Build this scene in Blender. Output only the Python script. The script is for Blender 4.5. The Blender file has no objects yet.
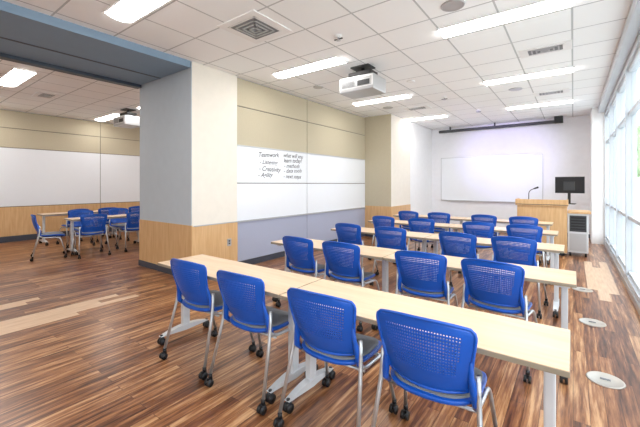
import bpy, bmesh, math, random
from mathutils import Vector, Matrix
random.seed(4)
S=bpy.context.scene
try:
    S.view_settings.view_transform='Standard'
except Exception: pass

# ---------------------------------------------------------------- materials
def lin(c):
    return tuple(((x/255)/12.92 if x/255<=0.04045 else ((x/255+0.055)/1.055)**2.4) for x in c)+(1,)
def mat(name,rgb,rough=.5,metal=0,noise=0.04,scale=8,bump=0,emit=None,estr=0,spec=None):
    m=bpy.data.materials.new(name); m.use_nodes=True
    nt=m.node_tree; n=nt.nodes; l=nt.links; b=n['Principled BSDF']
    b.inputs['Roughness'].default_value=rough; b.inputs['Metallic'].default_value=metal
    if spec is not None: b.inputs['Specular IOR Level'].default_value=spec
    tc=n.new('ShaderNodeTexCoord'); nz=n.new('ShaderNodeTexNoise'); nz.inputs['Scale'].default_value=scale
    l.new(tc.outputs['Object'],nz.inputs['Vector'])
    mx=n.new('ShaderNodeMix'); mx.data_type='RGBA'
    c=lin(rgb); mx.inputs['A'].default_value=tuple(x*(1-noise) for x in c[:3])+(1,)
    mx.inputs['B'].default_value=tuple(min(1,x*(1+noise)) for x in c[:3])+(1,)
    l.new(nz.outputs['Fac'],mx.inputs['Factor']); l.new(mx.outputs['Result'],b.inputs['Base Color'])
    if bump:
        bp=n.new('ShaderNodeBump'); bp.inputs['Strength'].default_value=bump; bp.inputs['Distance'].default_value=.002
        n2=n.new('ShaderNodeTexNoise'); n2.inputs['Scale'].default_value=250
        l.new(tc.outputs['Object'],n2.inputs['Vector']); l.new(n2.outputs['Fac'],bp.inputs['Height']); l.new(bp.outputs['Normal'],b.inputs['Normal'])
    if emit:
        b.inputs['Emission Color'].default_value=lin(emit); b.inputs['Emission Strength'].default_value=estr
    return m

def wood(name,c1,c2,rough=.4,axis='Z',sc=1.0):
    m=bpy.data.materials.new(name); m.use_nodes=True
    nt=m.node_tree; n=nt.nodes; l=nt.links; b=n['Principled BSDF']; b.inputs['Roughness'].default_value=rough
    tc=n.new('ShaderNodeTexCoord'); mp=n.new('ShaderNodeMapping')
    s=[14*sc,14*sc,14*sc]; s['XYZ'.index(axis)]=1.2*sc
    mp.inputs['Scale'].default_value=s
    nz=n.new('ShaderNodeTexNoise'); nz.inputs['Scale'].default_value=3; nz.inputs['Detail'].default_value=6
    l.new(tc.outputs['Object'],mp.inputs['Vector']); l.new(mp.outputs['Vector'],nz.inputs['Vector'])
    r=n.new('ShaderNodeValToRGB'); r.color_ramp.elements[0].position=.3; r.color_ramp.elements[1].position=.7
    r.color_ramp.elements[0].color=lin(c1); r.color_ramp.elements[1].color=lin(c2)
    l.new(nz.outputs['Fac'],r.inputs['Fac']); l.new(r.outputs['Color'],b.inputs['Base Color'])
    return m

def floor_mat():
    m=bpy.data.materials.new('floor_planks'); m.use_nodes=True
    nt=m.node_tree; n=nt.nodes; l=nt.links; b=n['Principled BSDF']
    tc=n.new('ShaderNodeTexCoord'); mp=n.new('ShaderNodeMapping'); mp.inputs['Rotation'].default_value=(0,0,math.pi/2)
    l.new(tc.outputs['Object'],mp.inputs['Vector'])
    br=n.new('ShaderNodeTexBrick'); br.offset=.37; br.offset_frequency=2
    br.inputs['Scale'].default_value=1; br.inputs['Brick Width'].default_value=1.1; br.inputs['Row Height'].default_value=.085
    br.inputs['Mortar Size'].default_value=.0012; br.inputs['Color1'].default_value=(0,0,0,1); br.inputs['Color2'].default_value=(1,1,1,1)
    br.inputs['Mortar'].default_value=(0,0,0,1)
    l.new(mp.outputs['Vector'],br.inputs['Vector'])
    m2=n.new('ShaderNodeMapping'); m2.inputs['Scale'].default_value=(26,1.6,1)
    l.new(tc.outputs['Object'],m2.inputs['Vector'])
    add=n.new('ShaderNodeVectorMath'); add.operation='ADD'
    sc=n.new('ShaderNodeVectorMath'); sc.operation='SCALE'; sc.inputs['Scale'].default_value=9
    l.new(br.outputs['Color'],sc.inputs[0]); l.new(sc.outputs[0],add.inputs[1]); l.new(m2.outputs['Vector'],add.inputs[0])
    nz=n.new('ShaderNodeTexNoise'); nz.inputs['Scale'].default_value=1.3; nz.inputs['Detail'].default_value=5; nz.inputs['Roughness'].default_value=.65
    l.new(add.outputs[0],nz.inputs['Vector'])
    mth=n.new('ShaderNodeMath'); mth.operation='MULTIPLY_ADD'; mth.inputs[1].default_value=.38
    sep=n.new('ShaderNodeSeparateColor'); l.new(br.outputs['Color'],sep.inputs[0])
    l.new(sep.outputs[0],mth.inputs[0])
    g=n.new('ShaderNodeMath'); g.operation='MULTIPLY_ADD'; g.inputs[1].default_value=2.1; g.inputs[2].default_value=-.73
    l.new(nz.outputs['Fac'],g.inputs[0]); l.new(g.outputs[0],mth.inputs[2])
    r=n.new('ShaderNodeValToRGB'); e=r.color_ramp.elements
    e[0].position=.1; e[0].color=lin((70,40,26)); e[1].position=.95; e[1].color=lin((204,160,116))
    x=e.new(.38); x.color=lin((118,73,46)); x=e.new(.65); x.color=lin((160,110,72))
    l.new(mth.outputs[0],r.inputs['Fac'])
    mx=n.new('ShaderNodeMix'); mx.data_type='RGBA'; mx.inputs['B'].default_value=lin((58,36,24))
    l.new(br.outputs['Fac'],mx.inputs['Factor']); l.new(r.outputs['Color'],mx.inputs['A'])
    l.new(mx.outputs['Result'],b.inputs['Base Color'])
    b.inputs['Roughness'].default_value=.28
    return m

def ceil_mat():
    m=bpy.data.materials.new('ceiling_tiles'); m.use_nodes=True
    nt=m.node_tree; n=nt.nodes; l=nt.links; b=n['Principled BSDF']; b.inputs['Roughness'].default_value=.9
    tc=n.new('ShaderNodeTexCoord'); mp=n.new('ShaderNodeMapping'); mp.inputs['Location'].default_value=(0.01,.03,0)
    l.new(tc.outputs['Object'],mp.inputs['Vector'])
    br=n.new('ShaderNodeTexBrick'); br.offset=0; br.inputs['Scale'].default_value=1
    br.inputs['Brick Width'].default_value=.64; br.inputs['Row Height'].default_value=.64
    br.inputs['Mortar Size'].default_value=.010; br.inputs['Mortar Smooth'].default_value=0
    br.inputs['Color1'].default_value=lin((246,250,252)); br.inputs['Color2'].default_value=lin((250,252,254)); br.inputs['Mortar'].default_value=lin((194,198,201))
    l.new(mp.outputs['Vector'],br.inputs['Vector']); l.new(br.outputs['Color'],b.inputs['Base Color'])
    return m

M={}
M['blue']=mat('blue_plastic',(12,84,184),.36,noise=.03)
M['fabric']=mat('grey_seat_fabric',(124,126,130),.9,noise=.15,scale=120,bump=.4)
M['steel']=mat('silver_tube',(200,203,206),.32,metal=.75)
M['silver']=mat('silver_paint',(214,217,220),.35,metal=.2)
M['black']=mat('black_rubber',(22,22,25),.5)
M['table']=wood('maple_laminate',(216,186,152),(228,202,172),.35,'X',.7)
M['edge']=mat('table_edge',(150,138,120),.5)
M['white']=mat('white_paint',(240,241,242),.6)
M['cream']=mat('cream_paint',(234,228,217),.6)
M['grey']=mat('grey_paint',(188,198,206),.6)
M['wood']=wood('maple_panel',(204,160,110),(220,182,134),.45,'Z',.8)
M['base']=mat('dark_baseboard',(62,66,78),.5)
M['tan']=mat('tan_fabric_panel',(190,181,158),.85,noise=.06,scale=40)
M['board']=mat('whiteboard_surface',(234,238,244),.18,noise=.01)
M['lav']=mat('grey_lavender_panel',(168,173,194),.8,noise=.04,scale=40)
M['trim']=mat('panel_trim',(112,110,104),.5)
M['alu']=mat('aluminium_trim',(190,192,195),.35,metal=.5)
M['lavwall']=mat('off_white_paint',(236,237,242),.6)
M['beam']=mat('blue_grey_soffit',(128,152,174),.6)
M['track']=mat('dark_track',(62,72,84),.5)
M['mull']=mat('pale_mullion',(196,203,210),.4)
M['lens']=mat('light_lens',(255,255,255),.5,emit=(255,251,246),estr=19.5)
M['dark']=mat('dark_grey',(55,57,60),.5)
M['mid']=mat('mid_grey',(120,123,128),.5)
M['screen']=mat('monitor_glass',(10,12,16),.12)
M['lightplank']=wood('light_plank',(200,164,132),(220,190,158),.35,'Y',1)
M['ink']=mat('marker_ink',(48,50,58),.7)
M['cover']=mat('floor_box_cover',(190,186,178),.35,metal=.4)
M['ground_bounce']=mat('pale_bounce_ground',(205,208,205),.9,noise=.06,scale=2)  # outside ground, made pale so it reflects light up to the ceiling
M['leaf']=mat('foliage',(138,162,120),.9,noise=.3,scale=3)
M['bark']=mat('bark',(120,105,90),.9,noise=.2,scale=6)
M['floor']=floor_mat(); M['ceil']=ceil_mat()
g=bpy.data.materials.new('window_glass'); g.use_nodes=True
n=g.node_tree.nodes; l=g.node_tree.links; n.remove(n['Principled BSDF'])
t=n.new('ShaderNodeBsdfTransparent'); t.inputs[0].default_value=(.96,.98,.99,1); gl=n.new('ShaderNodeBsdfGlossy'); gl.inputs['Roughness'].default_value=.02
mx=n.new('ShaderNodeMixShader'); mx.inputs[0].default_value=.06
l.new(t.outputs[0],mx.inputs[1]); l.new(gl.outputs[0],mx.inputs[2]); l.new(mx.outputs[0],n['Material Output'].inputs['Surface'])
M['glass']=g

# ---------------------------------------------------------------- mesh builder
class MB:
    def __init__(s): s.v=[];s.f=[];s.m=[];s.sm=[];s.mats=[]
    def mi(s,k):
        if k not in s.mats: s.mats.append(k)
        return s.mats.index(k)
    def add_bm(s,bm,k,smooth=False,T=None):
        o=len(s.v); i=s.mi(k); bm.verts.index_update()
        for v in bm.verts: s.v.append((T@v.co) if T else v.co.copy())
        for f in bm.faces: s.f.append([o+v.index for v in f.verts]); s.m.append(i); s.sm.append(smooth)
        bm.free()
    def raw(s,vs,fs,k,smooth=False):
        o=len(s.v); i=s.mi(k)
        s.v+= [Vector(v) for v in vs]
        for f in fs: s.f.append([o+a for a in f]); s.m.append(i); s.sm.append(smooth)
    def box(s,lo,hi,k,bev=0,T=None):
        bm=bmesh.new(); bmesh.ops.create_cube(bm,size=1)
        c=[(a+b)/2 for a,b in zip(lo,hi)]; d=[abs(b-a) for a,b in zip(lo,hi)]
        for v in bm.verts: v.co=Vector((v.co.x*d[0]+c[0],v.co.y*d[1]+c[1],v.co.z*d[2]+c[2]))
        if bev: bmesh.ops.bevel(bm,geom=bm.edges[:],offset=bev,segments=2,affect='EDGES',profile=.7)
        s.add_bm(bm,k,False,T)
    def tube(s,pts,r,k,seg=10,closed=False):
        pts=[Vector(p) for p in pts]; N=len(pts); vs=[];fs=[]
        prev=None
        for i,p in enumerate(pts):
            a=pts[(i-1)%N] if (closed or i>0) else p; b=pts[(i+1)%N] if (closed or i<N-1) else p
            t=(b-a).normalized()
            if prev is None:
                up=Vector((0,0,1)) if abs(t.z)<.9 else Vector((1,0,0))
                x=t.cross(up).normalized()
            else: x=(prev-t*prev.dot(t)).normalized()
            prev=x; y=t.cross(x)
            rr=r[i] if isinstance(r,(list,tuple)) else r
            for j in range(seg):
                an=2*math.pi*j/seg; vs.append(p+x*math.cos(an)*rr+y*math.sin(an)*rr)
        for i in range(N if closed else N-1):
            for j in range(seg):
                i2=(i+1)%N; j2=(j+1)%seg
                fs.append([i*seg+j,i*seg+j2,i2*seg+j2,i2*seg+j])
        if not closed:
            fs.append(list(range(seg))[::-1]); fs.append([(N-1)*seg+j for j in range(seg)])
        s.raw(vs,fs,k,True)
    def cyl(s,p0,p1,r,k,seg=16): s.tube([p0,p1],r,k,seg)
    def layers(s,ring,lay,k,fn=None):
        vs=[];fs=[];n=len(ring)
        for sc,z in lay:
            for x,y in ring:
                p=Vector((x*sc,y*sc,z)); vs.append(fn(p) if fn else p)
        for i in range(len(lay)-1):
            for j in range(n):
                j2=(j+1)%n; fs.append([i*n+j,i*n+j2,(i+1)*n+j2,(i+1)*n+j])
        fs.append([j for j in range(n)][::-1]); fs.append([(len(lay)-1)*n+j for j in range(n)])
        s.raw(vs,fs,k,True)
    def mesh(s,name):
        me=bpy.data.meshes.new(name); me.from_pydata([tuple(v) for v in s.v],[],s.f); 
        for k in s.mats: me.materials.append(M[k])
        me.polygons.foreach_set('material_index',s.m); me.polygons.foreach_set('use_smooth',s.sm)
        me.update(); return me
    def obj(s,name,loc=(0,0,0),rz=0,parent=None):
        return place(s.mesh(name),name,loc,rz,parent)
def place(me,name,loc=(0,0,0),rz=0,parent=None):
    o=bpy.data.objects.new(name,me); S.collection.objects.link(o); o.location=loc; o.rotation_euler=(0,0,rz)
    if parent: o.parent=parent
    return o
def box(name,lo,hi,k,bev=0,parent=None):
    b=MB(); b.box(lo,hi,k,bev); return b.obj(name,parent=parent)

def bez(pts,n=5):
    out=[Vector(pts[0])]
    for i in range(1,len(pts)-1):
        a,b,c=map(Vector,pts[i-1:i+2]); ra=min(.07,(b-a).length*.45); rc=min(.07,(c-b).length*.45)
        p=b+(a-b).normalized()*ra; q=b+(c-b).normalized()*rc
        for j in range(n+1):
            t=j/n; out.append(p*(1-t)**2+b*2*t*(1-t)+q*t*t)
    out.append(Vector(pts[-1])); return out

# ---------------------------------------------------------------- room shell
H=3.3; XL=-4.65; XR=.6; YF=11.65; YB=-3.0; XW=-11.3; XJ=-3.87
box('floor',(XW-.2,YB-.2,-.1),(XR+.2,YF+.2,0),'floor')
box('ceiling',(XW-.2,YB-.2,H),(XR+.2,YF+.2,H+.1),'ceil')
box('wall_far',(XJ-.2,YF,0),(XR+.2,YF+.15,H),'lavwall')
box('wall_near',(XW-.2,YB-.15,0),(XR+.2,YB,H),'white')
box('wall_far_side_room',(XW-.2,YF,0),(XJ-.2,YF+.15,H),'white')
b=MB(); b.box((XL-1.4,8.37,0),(XJ,9.68,H),'cream'); b.box((XL-1.4,9.68,0),(XJ-.02,YF,H),'white')
b.box((XL,8.355,0.1),(XJ,8.37,.85),'wood'); b.box((XJ,8.37,.1),(XJ+.012,9.68,.85),'wood')
b.box((XL,8.35,.0),(XJ,8.37,.1),'base'); b.box((XJ,8.35,0),(XJ+.015,YF,.1),'base')
b.box((XL,8.362,.85),(XJ,8.37,H),'tan')
b.obj('wall_jog')
b=MB(); b.box((-6.22,2.98,0),(-4.62,3.84,H),'cream')
b.box((-6.22,2.972,.82),(-4.622,2.98,H),'grey')
b.box((-6.225,2.965,.1),(-4.615,2.985,.82),'wood'); b.box((-4.62,2.97,.1),(-4.605,3.84,.80),'wood')
b.box((-6.23,2.955,0),(-4.60,3.0,.1),'base'); b.box((-4.62,2.96,0),(-4.598,3.84,.1),'base')
b.box((-4.605,3.0,.8),(-4.6,3.84,.815),'alu')
b.obj('wall_column')
b=MB(); b.box((-4.605,3.62,.42),(-4.597,3.70,.54),'alu',.002); b.box((-4.597,3.645,.45),(-4.594,3.675,.475),'dark'); b.box((-4.597,3.645,.49),(-4.594,3.675,.515),'dark'); b.obj('wall_outlet')
wl=box('wall_left',(XL-1.4,3.84,0),(XL-.03,8.37,H),'white')
def panels(y0,y1,joints,xf,rows,name,gap=.016):
    b=MB(); ys=[y0]+joints+[y1]
    for (z0,z1,k) in rows:
        for a,c in zip(ys[:-1],ys[1:]):
            b.box((xf-.03,a+gap/2,z0+gap/2),(xf,c-gap/2,z1-gap/2),k,.003)
    b.box((xf-.03,y0,0),(xf-.012,y1,rows[-1][1]),'trim')
    return b.obj(name)
panels(3.84,8.37,[5.79],XL,[(.1,.80,'lav'),(.80,1.465,'board'),(1.465,2.12,'board'),(2.12,2.80,'tan'),(2.80,3.29,'tan')],'wall_panelling')
b=MB(); b.box((XL,3.84,0),(XL+.012,8.35,.1),'base'); b.obj('baseboard_left')
b=MB(); b.box((XL,3.86,.785),(XL+.025,8.35,.805),'alu'); b.box((XL,3.86,2.11),(XL+.012,8.35,2.13),'alu'); b.obj('trim_1')
box('wall_side_room',(XW-.15,YB,0),(XW-.03,YF,H),'white')
panels(YB,YF,[.2,1.6,4.25,6.9,9.4],XW,[(.14,.88,'wood'),(.88,2.36,'board'),(2.36,2.85,'tan'),(2.85,3.29,'tan')],'side_room_panelling')
b=MB(); b.box((XW,YB,0),(XW+.012,YF,.14),'base'); b.obj('baseboard_side_room')
b=MB(); b.box((-6.22,YB,3.2),(-4.62,2.955,H),'beam')
b.box((-6.26,YB,3.15),(-6.12,2.955,3.2),'track'); b.box((-5.5,YB,3.195),(-5.46,2.955,3.2),'track')
b.obj('ceiling_soffit')

# ---------------------------------------------------------------- window wall
b=MB()
b.box((XR,YB,0),(XR+.15,10.6,.16),'mull'); b.box((XR,YB,3.08),(XR+.15,10.6,H),'mull')
b.obj('wall_right')
box('wall_right_pier',(.36,10.6,0),(XR+.15,YF,H),'white')
ys=[YB+i*1.36 for i in range(11)]
for i in range(10):
    a,c=ys[i],min(ys[i+1],10.6)
    b=MB()
    b.box((XR,a-.03,.16),(XR+.12,a+.03,3.08),'mull'); 
    if i==9: b.box((XR,c-.06,.16),(XR+.12,c,3.08),'mull')
    for z in (.16,.95,2.42,3.03): b.box((XR+.03,a+.03,z),(XR+.1,c-.03,z+.05),'mull')
    b.box((XR+.06,a+.03,.16),(XR+.065,c-.03,3.08),'glass')
    b.obj('window_%d'%(i+1))
b=MB(); b.box((XR-.12,YB,3.16),(XR,10.6,3.295),'mull',.01); b.obj('roller_shade_cassette')
box('baseboard_right',(XR-.015,YB,0),(XR,10.6,.08),'alu')
box('outside_bounce_ground',(XR+.4,-40,-.8),(120,120,-.7),'ground_bounce')  # ground outside; pale paving invented in place of lawn to bounce light indoors
def tree(x,y,h):
    b=MB(); b.tube([(0,0,-.695),(.05,0,h*.3),(0,.05,h*.55)],[.16,.12,.08],'bark',10)
    for i in range(4): b.tube([(0,0,h*.35+.2*i),(math.cos(i*1.7)*.8,math.sin(i*1.7)*.8,h*.55+.2*i)],[.07,.03],'bark',8)
    for i in range(16):
        a=random.uniform(0,6.28); rr=random.uniform(0,h*.24); z=h*random.uniform(.45,.85); r=random.uniform(.10,.16)*h
        bm=bmesh.new(); bmesh.ops.create_icosphere(bm,subdivisions=3,radius=r)
        for v in bm.verts:
            v.co*= 1+random.uniform(-.14,.14); v.co+=Vector((math.cos(a)*rr,math.sin(a)*rr,z))
        b.add_bm(bm,'leaf')
    b.obj('broadleaf_tree',(x,y,0))
for x,y,h in ((3.4,21,4.6),(5.2,27,5.2),(4.6,36,6.0),(9,30,6),(9,12,5.5),(11,4,5)): tree(x,y,h)

# ---------------------------------------------------------------- ceiling fixtures
def light_mesh():
    b=MB(); L=.64;W=.14
    b.box((-L,-W-.02,-.012),(L,-W,0),'white'); b.box((-L,W,-.012),(L,W+.02,0),'white')
    b.box((-L-.02,-W-.02,-.012),(-L,W+.02,0),'white'); b.box((L,-W-.02,-.012),(L+.02,W+.02,0),'white')
    vs=[];fs=[];k=8
    for i in range(k+1):
        t=-1+2*i/k
        for x in (-L,L): vs.append((x,t*W,-.010-.030*(1-t*t)))
    for i in range(k): fs.append([2*i,2*i+1,2*i+3,2*i+2])
    fs.append([2*i for i in range(k+1)]); fs.append([2*i+1 for i in range(k+1)][::-1]); fs.append([0,2*k,2*k+1,1])
    b.raw(vs,fs,'lens')
    return b.mesh('recessed_ceiling_light')
lm=light_mesh()
for x in (-.65,-3.4):
    for y in (-.9,1.7,4.25,6.82,9.42): place(lm,'recessed_ceiling_light',(x,y,H))
for x in (-7.8,-10.3):
    for y in (-.9,1.6,4.1,6.8,9.4): place(lm,'recessed_ceiling_light',(x,y,H))
def vent(sz=.3,sy=None):
    b=MB(); sy=sy or sz
    b.box((-sz,-sy,-.012),(sz,sy,0),'white')
    b.box((-sz*.72,-sy*.72,-.014),(sz*.72,sy*.72,-.012),'mid')
    k=4
    for i in range(k):
        f=.72*(1-i/k)
        z0=-.016-.004*i; t=.018
        for (lo,hi) in (((-sz*f,-sy*f),(sz*f,-sy*f+t)),((-sz*f,sy*f-t),(sz*f,sy*f)),((-sz*f,-sy*f),(-sz*f+t,sy*f)),((sz*f-t,-sy*f),(sz*f,sy*f))):
            b.box((lo[0],lo[1],z0),(hi[0],hi[1],-.012),'alu' if i else 'white')
    return b.mesh('ceiling_air_vent')
vm=vent(.31); vs=vent(.3,.17)
place(vm,'ceiling_air_vent',(-3.03,2.79,H))
for p in ((-.31,5.6),(-.36,8.3),(-3.05,8.07),(-8.8,2.3)): place(vs,'ceiling_air_vent',(*p,H))
def disc(name,x,y,r,k='white'):
    b=MB(); ring=[(math.cos(a)*r,math.sin(a)*r) for a in [2*math.pi*i/28 for i in range(28)]]
    b.layers(ring,[(1,0),(1,-.008),(.93,-.014),(.85,-.012),(.4,-.016)],k); b.obj(name,(x,y,H))
disc('ceiling_speaker',-1.0,3.65,.12,'alu'); disc('ceiling_speaker',-3.6,7.6,.12,'alu'); disc('ceiling_speaker',-.9,7.6,.12,'alu'); disc('smoke_detector',-2.35,5.9,.07); disc('ceiling_speaker',-8.9,5,.12,'alu'); disc('ceiling_speaker',-3.9,5.2,.1,'alu')
b=MB(); b.cyl((0,0,0),(0,0,-.02),.045,'white'); b.cyl((0,0,-.02),(0,0,-.06),.012,'alu'); b.cyl((0,0,-.06),(0,0,-.065),.03,'alu'); b.box((-.06,-.01,-.05),(.06,.01,-.04),'dark')
sp=b.mesh('fire_sprinkler')
for p in ((-2.35,3.55),(-2.2,7.4),(-1.9,9.2)): place(sp,'fire_sprinkler',(*p,H))

def projector(x,y,rz=0,dz=0):
    e=bpy.data.objects.new('ceiling_projector',None); S.collection.objects.link(e); e.location=(x,y,H); e.rotation_euler=(0,0,rz)
    b=MB(); b.box((-.16,-.12,-.02),(.16,.12,0),'dark',.004); b.cyl((0,0,-.02),(0,0,-.14),.03,'black')
    b.box((-.2,-.12,-.15),(.2,.12,-.09),'black',.008)
    for sx in (-.15,.15):
        for sy in (-.08,.08): b.cyl((sx,sy,-.15),(sx*1.1,sy*1.2,-.195),.014,'black',8)
    b.obj('mount',parent=e)
    b=MB(); b.box((-.3,-.22,-.42),(.3,.22,-.19),'alu',.025); b.box((-.295,-.222,-.38),(.295,.222,-.2),'white',.02); b.box((-.27,-.225,-.36),(.27,-.22,-.23),'alu')
    for i in range(7): b.box((-.25,-.228,-.35+i*.014),(-.02,-.224,-.344+i*.014),'mid')
    b.cyl((.1,.22,-.31),(.1,.255,-.31),.06,'dark',20); b.cyl((.1,.255,-.31),(.1,.258,-.31),.045,'screen',20)
    b.box((.03,-.228,-.35),(.24,-.224,-.27),'dark')
    b.obj('body',parent=e)
    return e
projector(-2.68,4.75); projector(-8.9,3.97)

# ---------------------------------------------------------------- chair
def chair_mesh():
    b=MB()
    def sring(hw,hd,n=40,p=3.2):
        r=[]
        for i in range(n):
            a=2*math.pi*i/n; c,s=math.cos(a),math.sin(a)
            r.append((hw*math.copysign(abs(c)**(2/p),c),hd*math.copysign(abs(s)**(2/p),s)))
        return r
    def sag(p):
        x,y,z=p; z+= .45*(x*x) - (.5*max(0,y-.1)**2*3) + .12*max(0,-y-.1)
        return Vector((x*(1+.1*y),y,z))
    b.layers(sring(.225,.22),[(.3,.408),(.8,.412),(.98,.425),(1.0,.436),(.99,.444),(.96,.448)],'blue',sag)
    b.layers(sring(.205,.2),[(1,.444),(1.0,.456),(.96,.463),(.7,.466),(.35,.466)],'fabric',sag)
    NU,NV=36,22; z0,z1=.495,.85
    def bp(u,v):
        W=.184+.050*v
        rt=.15; rb=.12; d=0; amp=.028
        if v>1-rt: d=(v-(1-rt))/rt
        elif v<rb: d=(rb-v)/rb; amp=.025
        W-= amp*(1-math.sqrt(max(0,1-d*d)))
        x=W*u
        z=z0+(z1-z0)*v-.026*(abs(u)**2.5)*v
        y=-.215-.095*v-.02*math.sin(v*math.pi) +.06*abs(u)**2.2
        return Vector((x,y,z))
    bm=bmesh.new(); grid=[[bm.verts.new(bp(-1+2*i/NU,j/NV)) for i in range(NU+1)] for j in range(NV+1)]
    for j in range(NV):
        for i in range(NU):
            q=[grid[j][i],grid[j][i+1],grid[j+1][i+1],grid[j+1][i]]
            uc=-1+2*(i+.5)/NU; vc=(j+.5)/NV
            if abs(uc)<.80-.1*(1-vc) and .28<vc<.88:
                c=sum((v.co for v in q),Vector())/4
                qi=[bm.verts.new(c+(v.co-c)*.50) for v in q]
                for k in range(4): bm.faces.new([q[k],q[(k+1)%4],qi[(k+1)%4],qi[k]])
            else: bm.faces.new(q)
    bmesh.ops.recalc_face_normals(bm,faces=bm.faces[:])
    bmesh.ops.solidify(bm,geom=bm.faces[:],thickness=.006)
    b.add_bm(bm,'blue',False)
    rim=[bp(-1+2*i/NU,1) for i in range(NU+1)]+[bp(1,1-j/NV) for j in range(1,NV+1)]+[bp(1-2*i/NU,0) for i in range(1,NU+1)]+[bp(-1,j/NV) for j in range(1,NV)]
    b.tube(rim,.008,'blue',8,closed=True)
    for sx in (-1,1):
        b.tube([bp(sx*.98,.55),bp(sx*1.0,.3),(sx*.207,-.185,.54),(sx*.218,-.178,.47),(sx*.21,-.14,.43)],[.008,.014,.019,.02,.015],'blue',10)
        b.tube(bez([(sx*.225,-.178,.60),(sx*.232,-.19,.46),(sx*.262,-.285,.075)]),.0115,'steel')
        b.tube(bez([(sx*.232,-.185,.46),(sx*.215,-.12,.415),(sx*.225,.13,.41),(sx*.255,.225,.075)]),.0115,'steel')
        for y in (-.285,.225):
            x=sx*.26 if y<0 else sx*.255
            b.cyl((x,y,.085),(x,y,.05),.014,'black',10)
            for dx in (-.014,.014):
                b.cyl((x+dx-.008,y-.012,.026),(x+dx+.008,y-.012,.026),.026,'black',14)
            b.box((x-.012,y-.024,.03),(x+.012,y+.012,.058),'black',.004)
    b.tube([(-.22,-.12,.405),(.22,-.12,.405)],.009,'steel'); b.tube([(-.22,.1,.4),(.22,.1,.4)],.009,'steel')
    return b.mesh('classroom_chair')
cm=chair_mesh()
def chair(x,y,rz=0): return place(cm,'classroom_chair',(x,y,0),rz)

# ---------------------------------------------------------------- table
def table_mesh(L=1.52,D=.47):
    b=MB(); T=.73
    b.box((-L/2,-D/2,T-.026),(L/2,D/2,T-.003),'edge',.004)
    b.box((-L/2+.002,-D/2+.002,T-.004),(L/2-.002,D/2-.002,T),'table',.0015)
    b.box((-L/2+.12,-.03,T-.06),(L/2-.12,.03,T-.026),'silver',.004)
    for sx in (-1,1):
        x=sx*(L/2-.075)
        b.box((x-.022,-.035,.085),(x+.022,.035,T-.05),'silver',.008)
        b.box((x-.035,-.18,T-.05),(x+.035,.18,T-.026),'silver',.006)
        vs=[];k=10
        for i in range(k+1):
            t=-1+2*i/k; y=t*.25; zt=.115-.04*t*t; zb=.075-.012*(1-abs(t)); w=.028-.006*abs(t)
            vs+=[(x-w,y,zb),(x+w,y,zb),(x+w,y,zt),(x-w,y,zt)]
        fs=[]
        for i in range(k):
            for j in range(4):
                fs.append([i*4+j,i*4+(j+1)%4,(i+1)*4+(j+1)%4,(i+1)*4+j])
        fs+=[[3,2,1,0],[k*4,k*4+1,k*4+2,k*4+3]]
        b.raw(vs,fs,'silver')
        for y in (-.235,.235):
            b.cyl((x,y,.085),(x,y,.05),.012,'dark',10)
            b.cyl((x-.024,y,.03),(x-.006,y,.03),.03,'black',16); b.cyl((x+.006,y,.03),(x+.024,y,.03),.03,'black',16)
            b.box((x-.014,y-.02,.035),(x+.014,y+.02,.065),'dark',.004)
    return b.mesh('training_table')
tm=table_mesh()
rows=[(1.62,-.01,[-.57,-1.16,-1.85,-2.48]),
      (3.05,.02,[-.50,-1.12,-1.95,-2.53]),
      (4.50,-.08,[-.53,-1.14,-2.08,-2.76]),
      (5.92,-.18,[-.58,-1.24,-2.15,-2.85]),
      (7.35,-.3,[-.75,-1.4,-2.3,-2.95])]
for i,(y,xr,cs) in enumerate(rows):
    place(tm,'training_table',(xr-.76,y+.235,0)); place(tm,'training_table',(xr-.76-1.53,y+.235,0))
    for c in cs: chair(c,y+.175+random.uniform(-.01,.01),random.uniform(-.1,.1) if i else 0.04)
for y in (3.30,4.84): place(tm,'training_table',(-8.35,y,0),math.pi/2)
for y in (3.3,4.84): place(tm,'training_table',(-10.2,y,0),math.pi/2)
for y in (2.80,3.65,4.5): chair(-7.93,y,math.pi/2+random.uniform(-.1,.15))
for y in (3.0,3.8,4.6): chair(-8.77,y,-math.pi/2+random.uniform(-.1,.1))
chair(-8.33,2.26,-.25)
for y in (3.1,3.8,4.5): chair(-9.78,y,math.pi/2+random.uniform(-.1,.15))

# ---------------------------------------------------------------- far wall items
b=MB(); b.box((-3.57,YF-.03,.90),(-.69,YF-.004,2.32),'alu',.004); b.box((-3.55,YF-.034,.92),(-.71,YF-.02,2.30),'board'); b.box((-3.4,YF-.09,.9),(-.9,YF-.02,.915),'alu')
b.obj('wall_mounted_whiteboard')
b=MB(); b.box((-3.55,YF-.32,3.12),(-.3,YF-.22,3.20),'dark',.01)
b.box((-.42,YF-.34,3.12),(-.22,YF-.18,3.298),'black',.01)
for x in (-3.2,-1.9): b.box((x-.02,YF-.28,3.2),(x+.02,YF-.24,3.3),'dark')
b.obj('projection_screen_housing')
b=MB(); b.box((XJ,YF-.015,0),(.36,YF,.1),'base'); b.obj('baseboard_far')
we=bpy.data.objects.new('whiteboard_writing',None); S.collection.objects.link(we); we.location=(XL+.002,4.35,1.95)
def text(lines,y,z,size,sp):
    for i,s in enumerate(lines):
        c=bpy.data.curves.new('handwritten_line','FONT'); c.body=s; c.size=size*random.uniform(.92,1.08); c.shear=random.uniform(.25,.5); c.space_character=random.uniform(.95,1.1); c.offset=.0006; c.materials.append(M['ink'])
        o=bpy.data.objects.new('handwritten_line',c); S.collection.objects.link(o); o.parent=we
        o.location=(0,y-4.35+random.uniform(-.02,.03),z-1.95-i*sp)
        o.rotation_euler=(Matrix.Rotation(math.pi/2,3,'Z')@Matrix.Rotation(math.pi/2,3,'X')@Matrix.Rotation(random.uniform(-.03,.05),3,'Z')).to_euler()
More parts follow.
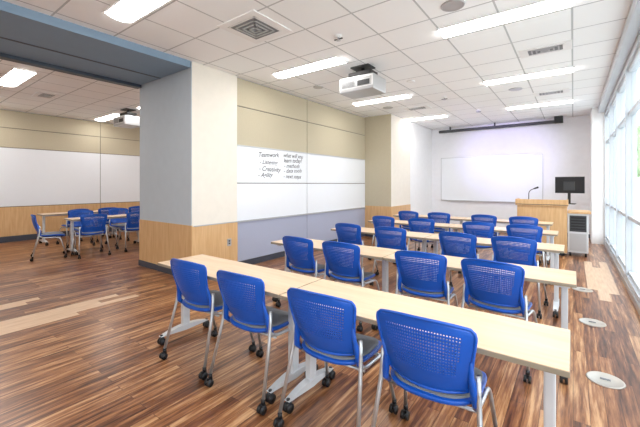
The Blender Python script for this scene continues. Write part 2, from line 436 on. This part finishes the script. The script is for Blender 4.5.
text(["Teamwork","- Listening","- Creativity","- Agility"],4.36,1.95,.12,.125)
text(["what will you","learn today?","- methods","- data tools","- next steps"],5.02,1.99,.115,.105)

# ---------------------------------------------------------------- lectern
e=bpy.data.objects.new('lectern',None); S.collection.objects.link(e)
b=MB()
b.box((-.97,8.42,.06),(-.1,9.1,1.0),'wood',.006); b.box((-.93,8.46,0),(-.14,9.06,.06),'dark')
b.box((-1.0,8.38,1.0),(-.08,9.14,1.035),'wood',.006); b.box((-1.0,8.38,1.035),(-.08,8.42,1.13),'wood',.006)
b.box((-1.0,8.42,1.035),(-.97,8.9,1.13),'wood',.006); b.box((-.11,8.42,1.035),(-.08,8.9,1.13),'wood',.006)
b.box((-1.0,8.376,1.02),(-.08,8.38,1.03),'dark')
b.box((-.95,8.412,.1),(-.54,8.42,.96),'wood',.003); b.box((-.53,8.412,.1),(-.12,8.42,.96),'wood',.003)
b.obj('cabinet',parent=e)
b=MB()
b.box((-.09,8.5,.08),(.24,9.05,.86),'silver',.006); b.box((-.09,8.46,.86),(.28,9.1,.90),'wood',.006)
b.box((-.06,8.49,.5),(.21,8.5,.82),'dark',.002); b.box((-.06,8.49,.12),(.21,8.5,.46),'alu',.002)
for i in range(5): b.box((-.04,8.484,.54+i*.055),(.19,8.49,.57+i*.055),'black')
for x in (-.05,.2):
    for y in (8.55,9.0): b.cyl((x-.015,y,.04),(x+.015,y,.04),.04,'black')
b.obj('equipment_rack',parent=e)
b=MB(); Tm=Matrix.Translation((-.06,8.75,0))@Matrix.Rotation(-.15,4,'Z')
b.box((-.13,-.09,1.035 -.0),(.1,.09,1.05),'black',.004,Tm); b.box((-.035,.0,1.05),(.015,.03,1.3),'black',.004,Tm)
b.box((-.25,-.02,1.26),(.25,.015,1.60),'black',.008,Tm); b.box((-.23,.015,1.28),(.23,.018,1.58),'screen',0,Tm); b.box((-.1,-.035,1.32),(.09,-.018,1.5),'dark',.006,Tm)
b.obj('computer_monitor')
b=MB(); b.cyl((-.78,8.7,1.035),(-.78,8.7,1.06),.05,'black',20)
b.tube(bez([(-.78,8.7,1.06),(-.78,8.7,1.3),(-.66,8.64,1.36)]),.008,'black',8); b.tube([(-.68,8.65,1.35),(-.60,8.62,1.38)],[.014,.02],'black',10)
b.obj('gooseneck_microphone')

# ---------------------------------------------------------------- floor details
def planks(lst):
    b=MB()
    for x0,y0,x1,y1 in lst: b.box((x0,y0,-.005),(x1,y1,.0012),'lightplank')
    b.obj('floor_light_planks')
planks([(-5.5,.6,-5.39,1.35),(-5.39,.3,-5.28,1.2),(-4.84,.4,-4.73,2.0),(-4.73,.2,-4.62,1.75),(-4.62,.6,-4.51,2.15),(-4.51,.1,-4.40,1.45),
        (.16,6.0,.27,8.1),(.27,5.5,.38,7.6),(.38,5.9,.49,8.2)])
for x,y in ((.19,3.28),(.16,4.56),(.1,5.9)):
    b=MB(); ring=[(math.cos(a)*.115,math.sin(a)*.115) for a in [2*math.pi*i/36 for i in range(36)]]
    b.layers(ring,[(1,0),(.98,.006),(.9,.008),(.88,.006),(.3,.006)],'cover'); b.box((-.03,-.012,.005),(.03,.012,.009),'mid'); b.obj('floor_box_cover',(x,y,0))

# ---------------------------------------------------------------- lighting
w=bpy.data.worlds.new('World'); S.world=w; w.use_nodes=True
wn=w.node_tree.nodes; bg=wn['Background']; bg.inputs[0].default_value=(.93,.965,1,1); bg.inputs[1].default_value=4.3
sl=bpy.data.lights.new('projector_beam','SPOT'); sl.energy=800; sl.color=(.58,.5,1); sl.spot_size=math.radians(28); sl.spot_blend=.8; sl.shadow_soft_size=.05
so=bpy.data.objects.new('projector_beam',sl); S.collection.objects.link(so); so.location=(-2.58,5.05,2.93)
so.rotation_euler=(Vector((-1.7,11.65,2.3))-so.location).to_track_quat('-Z','Y').to_euler()

# ---------------------------------------------------------------- camera
cam=bpy.data.cameras.new('camera'); co=bpy.data.objects.new('camera',cam); S.collection.objects.link(co)
co.location=(0,0,1.45); co.rotation_euler=(math.pi/2,0,math.radians(36.6)); cam.lens=341/640*36; cam.sensor_width=36; cam.shift_y=-29.5/640; cam.clip_start=.05
S.camera=co
